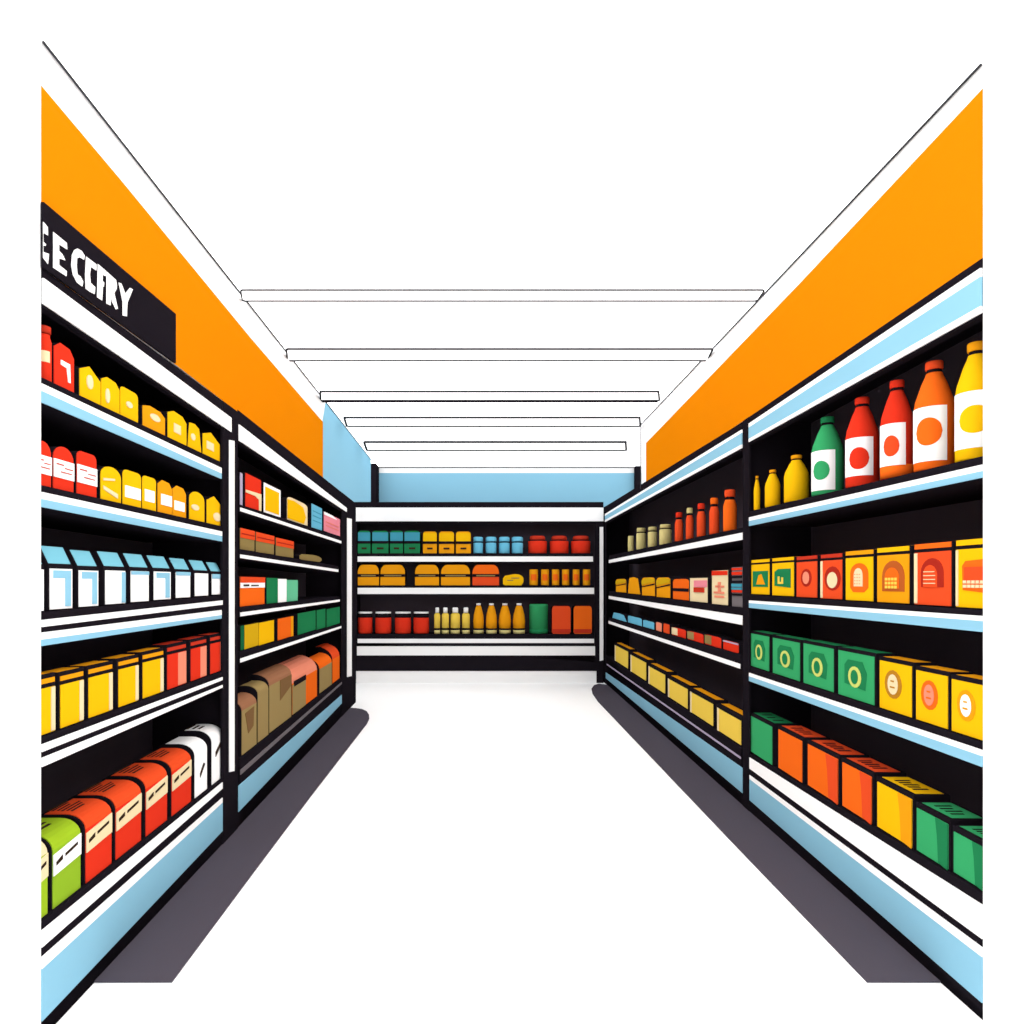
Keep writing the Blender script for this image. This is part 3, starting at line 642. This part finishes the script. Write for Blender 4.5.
row('D2', wh, [
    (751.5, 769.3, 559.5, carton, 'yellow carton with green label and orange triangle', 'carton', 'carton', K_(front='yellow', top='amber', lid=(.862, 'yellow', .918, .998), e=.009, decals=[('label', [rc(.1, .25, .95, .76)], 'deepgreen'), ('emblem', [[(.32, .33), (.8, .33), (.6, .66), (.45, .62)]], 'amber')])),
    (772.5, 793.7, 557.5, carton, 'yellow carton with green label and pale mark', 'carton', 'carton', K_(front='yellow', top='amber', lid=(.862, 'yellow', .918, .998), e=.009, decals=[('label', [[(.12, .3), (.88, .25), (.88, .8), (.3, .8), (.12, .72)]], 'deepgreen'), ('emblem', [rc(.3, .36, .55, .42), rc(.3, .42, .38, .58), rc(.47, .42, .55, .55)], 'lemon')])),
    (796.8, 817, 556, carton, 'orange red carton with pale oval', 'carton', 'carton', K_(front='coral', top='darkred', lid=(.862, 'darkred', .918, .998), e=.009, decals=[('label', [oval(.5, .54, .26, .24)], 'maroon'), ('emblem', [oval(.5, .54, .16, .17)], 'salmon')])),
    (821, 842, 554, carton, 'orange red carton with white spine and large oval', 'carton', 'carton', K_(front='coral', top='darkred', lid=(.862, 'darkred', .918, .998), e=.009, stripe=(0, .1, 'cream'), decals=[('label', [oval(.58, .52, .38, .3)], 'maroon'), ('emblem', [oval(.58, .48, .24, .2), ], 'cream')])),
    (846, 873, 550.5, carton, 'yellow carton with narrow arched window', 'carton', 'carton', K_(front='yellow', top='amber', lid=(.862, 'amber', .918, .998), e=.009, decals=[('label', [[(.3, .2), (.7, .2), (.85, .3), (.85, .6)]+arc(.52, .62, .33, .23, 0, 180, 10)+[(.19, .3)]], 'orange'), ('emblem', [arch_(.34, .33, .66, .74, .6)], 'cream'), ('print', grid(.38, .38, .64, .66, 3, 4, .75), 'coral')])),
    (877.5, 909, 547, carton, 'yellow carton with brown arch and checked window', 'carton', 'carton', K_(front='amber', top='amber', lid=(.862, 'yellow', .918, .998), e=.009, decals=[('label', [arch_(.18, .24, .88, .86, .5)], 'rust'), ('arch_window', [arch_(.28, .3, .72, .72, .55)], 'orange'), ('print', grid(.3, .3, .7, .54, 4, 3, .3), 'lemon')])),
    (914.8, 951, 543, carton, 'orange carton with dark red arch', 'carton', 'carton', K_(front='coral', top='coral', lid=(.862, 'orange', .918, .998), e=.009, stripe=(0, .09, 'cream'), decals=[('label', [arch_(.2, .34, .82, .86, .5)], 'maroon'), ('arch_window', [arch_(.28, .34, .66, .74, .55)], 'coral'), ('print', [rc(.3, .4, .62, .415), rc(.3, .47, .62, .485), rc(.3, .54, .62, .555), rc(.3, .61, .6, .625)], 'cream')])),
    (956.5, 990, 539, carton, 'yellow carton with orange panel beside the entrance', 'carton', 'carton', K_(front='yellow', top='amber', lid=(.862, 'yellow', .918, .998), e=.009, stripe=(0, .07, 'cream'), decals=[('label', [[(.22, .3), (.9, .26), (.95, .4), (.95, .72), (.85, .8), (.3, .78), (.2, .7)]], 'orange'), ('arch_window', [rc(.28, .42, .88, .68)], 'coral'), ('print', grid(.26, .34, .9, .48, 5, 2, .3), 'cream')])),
])
wh = 'third shelf of right front bay'
gd = lambda col='green': [('label', [[(.2, .3), (.78, .25), (.82, .6), (.7, .82), (.3, .82), (.2, .7)]], 'deepgreen'), ('emblem', [oval(.5, .48, .18, .22)], 'pale_lime'), ('print', [oval(.5, .48, .1, .15)], 'deepgreen')]
yd = lambda c, e_='cream': [('label', [oval(.45, .55, .27, .28)], c), ('emblem', [oval(.45, .55, .16, .2)], e_), ('print', [rc(.38, .48, .52, .51), rc(.4, .6, .5, .63)], c)]
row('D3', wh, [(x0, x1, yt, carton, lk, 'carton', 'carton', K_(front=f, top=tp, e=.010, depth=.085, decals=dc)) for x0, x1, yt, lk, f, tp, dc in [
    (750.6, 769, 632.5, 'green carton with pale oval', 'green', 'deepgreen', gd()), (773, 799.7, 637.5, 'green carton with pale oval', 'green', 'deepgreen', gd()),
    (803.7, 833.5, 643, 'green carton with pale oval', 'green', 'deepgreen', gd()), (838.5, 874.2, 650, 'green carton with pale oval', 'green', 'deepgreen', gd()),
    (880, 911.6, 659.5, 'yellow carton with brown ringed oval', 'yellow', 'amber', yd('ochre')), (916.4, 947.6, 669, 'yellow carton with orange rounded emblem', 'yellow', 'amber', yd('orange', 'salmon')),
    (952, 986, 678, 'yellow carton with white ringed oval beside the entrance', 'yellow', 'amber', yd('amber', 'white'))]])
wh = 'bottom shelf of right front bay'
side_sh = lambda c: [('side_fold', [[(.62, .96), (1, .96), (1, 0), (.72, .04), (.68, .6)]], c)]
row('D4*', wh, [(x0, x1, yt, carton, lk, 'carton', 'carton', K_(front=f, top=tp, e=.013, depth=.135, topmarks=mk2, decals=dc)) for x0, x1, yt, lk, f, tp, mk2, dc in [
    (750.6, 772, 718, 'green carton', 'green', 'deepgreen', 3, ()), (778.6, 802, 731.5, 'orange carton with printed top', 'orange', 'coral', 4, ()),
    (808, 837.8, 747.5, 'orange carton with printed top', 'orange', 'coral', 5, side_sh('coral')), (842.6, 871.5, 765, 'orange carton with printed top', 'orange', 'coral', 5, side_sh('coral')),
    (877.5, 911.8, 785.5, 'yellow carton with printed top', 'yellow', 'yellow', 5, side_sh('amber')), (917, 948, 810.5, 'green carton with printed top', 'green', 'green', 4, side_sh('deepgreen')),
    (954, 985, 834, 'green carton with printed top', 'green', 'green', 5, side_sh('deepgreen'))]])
# --- right rear bay ------------------------------------------------
wh = 'top shelf of right rear bay'
pj = [('jar', 'pale', [(.95, 0), (1, .04), (1, .72), (.9, .76)]), ('ring', 'black', [(.85, .76), (.85, .82)]), ('lid', 'pale', [(.9, .82), (.9, .96), (.8, 1)])]
rbt = lambda a, b: [('bottle', a, [(.95, 0), (1, .04), (1, .62), (.8, .72), (.72, .76)]), ('ring', 'black', [(.6, .76), (.6, .83)]), ('cap', b, [(.75, .83), (.8, .86), (.8, .97), (.7, 1)])]
row('E1', wh, [
    (628, 634, 536, round_item, 'short pale jar without lid', 'jar', 'jar', K_(prof=[('jar', 'pale', [(.95, 0), (1, .04), (1, .93), (.9, 1)])])),
    (636.5, 646, 528, round_item, 'pale jar with lid', 'jar', 'jar', K_(prof=pj)),
    (648, 657, 527, round_item, 'pale jar with lid', 'jar', 'jar', K_(prof=pj)),
    (659.5, 671.5, 524.5, round_item, 'pale jar with lid', 'jar', 'jar', K_(prof=pj)),
    (675, 683, 512.5, round_item, 'red bottle with red cap', 'bottle', 'bottle', K_(prof=rbt('coral', 'red'))),
    (686, 693.5, 508, round_item, 'red bottle with pale cap', 'bottle', 'bottle', K_(prof=rbt('coral', 'pale'))),
    (697, 705.6, 503.5, round_item, 'red bottle with red cap', 'bottle', 'bottle', K_(prof=rbt('coral', 'red'))),
    (709.5, 719, 498, round_item, 'red bottle with red cap', 'bottle', 'bottle', K_(prof=rbt('coral', 'orange'))),
    (723.5, 736.5, 490, round_item, 'orange bottle with red cap', 'bottle', 'bottle', K_(prof=rbt('orange', 'coral'))),
])
wh = 'second shelf of right rear bay'
pk = dict(shape='soft', col='amber', depth=.1, decals=[('fold', [[(0, .45), (1, .6), (1, .68), (0, .5)]], 'black'), ('top_flap', [[(0, .6), (1, .75), (1, .9), (.5, 1), (0, .85)]], 'gold')])
row('E2', wh, [
    (616, 626, 579, pack, 'folded yellow packet', 'packet', 'packet', dict(pk)),
    (628, 640, 577, pack, 'plain amber packet', 'packet', 'packet', dict(shape='taper', col='amber', depth=.1)),
    (642, 654.7, 577.5, pack, 'folded yellow packet', 'packet', 'packet', dict(pk)),
    (656.7, 670, 577.5, pack, 'folded yellow packet', 'packet', 'packet', dict(pk)),
    (673, 688.7, 579, pack, 'orange packet with dark band', 'packet', 'packet', dict(shape='soft', col='orange', depth=.1, decals=[('band', [rc(0, .4, 1, .55)], 'black')])),
    (690, 707.3, 578, pack, 'cream carton with pink square', 'carton', 'carton', dict(col='cream', depth=.1, decals=[('label', [rc(.25, .62, 1, .9)], 'pink'), ('stripe', [rc(.25, .4, .85, .6)], 'darkred')])),
    (712, 727.7, 570.5, pack, 'cream carton with red top', 'carton', 'carton', dict(col='cream', depth=.1, decals=[('top_band', [[(0, .86), (1, .86), (1, .98), (0, 1)]], 'red'), ('label', [rc(.2, .2, .8, .26), rc(.15, .32, .8, .38), rc(.42, .38, .58, .66), rc(.25, .5, .8, .56)], 'salmon')])),
    (732, 742.3, 567, pack, 'multicoloured striped carton', 'carton', 'carton', dict(col='steel', depth=.1, decals=[('stripe', [rc(0, .92, 1, .98), rc(0, .8, 1, .88), rc(0, .36, 1, .42)], 'red'), ('blue_stripe', [rc(0, .5, 1, .58), rc(0, .43, 1, .48)], 'teal'), ('dark_stripe', [rc(0, .6, 1, .66), rc(0, .72, 1, .78), rc(0, .28, 1, .33)], 'black')])),
])
wh = 'third shelf of right rear bay'
rp = lambda c: dict(shape='soft', col='red', depth=.1, decals=[('label', [rc(0, .1, .42, .95)], c)])
row('E3', wh, [
    (612.3, 626.5, 613.5, pack, 'small blue packet', 'packet', 'packet', dict(shape='taper', col='sky', depth=.1)),
    (628, 641.7, 617, pack, 'small blue packet', 'packet', 'packet', dict(shape='soft', col='sky', depth=.1)),
    (643, 654, 621, pack, 'small blue packet', 'packet', 'packet', dict(shape='soft', col='sky', depth=.1)),
    (656, 661.5, 622.5, pack, 'small salmon packet', 'packet', 'packet', dict(shape='soft', col='salmon', depth=.1)),
    (663.5, 669.3, 624, pack, 'narrow red packet', 'packet', 'packet', dict(shape='soft', col='coral', depth=.1)),
    (672, 685.7, 628.5, pack, 'red packet with pale side', 'packet', 'packet', rp('cream')),
    (687.6, 703.3, 632.5, pack, 'red packet with grey brown side', 'packet', 'packet', rp('tan')),
    (705, 721, 636, pack, 'red packet with tan side', 'packet', 'packet', rp('olive')),
    (723.3, 738.4, 641.5, pack, 'red tub with white rim', 'tub', 'tub', dict(shape='roundbox', col='red', depth=.1, decals=[('rim', [rc(0, .82, 1, .96)], 'lavender')])),
])
wh = 'bottom shelf of right rear bay'
row('E4*', wh, [(x0, x1, yt, carton, 'light yellow carton with black edges', 'carton', 'carton', K_(front='lemon', top='amber', e=.02, depth=.10, decals=[('edge_fold', [rc(0, .02, .07, .96)], 'cream')])) for x0, x1, yt in [
    (615, 628, 646), (630.7, 646, 656), (648.7, 665, 667.5), (668.2, 687.6, 680.5), (690.4, 713, 694), (717.5, 741, 710)]])
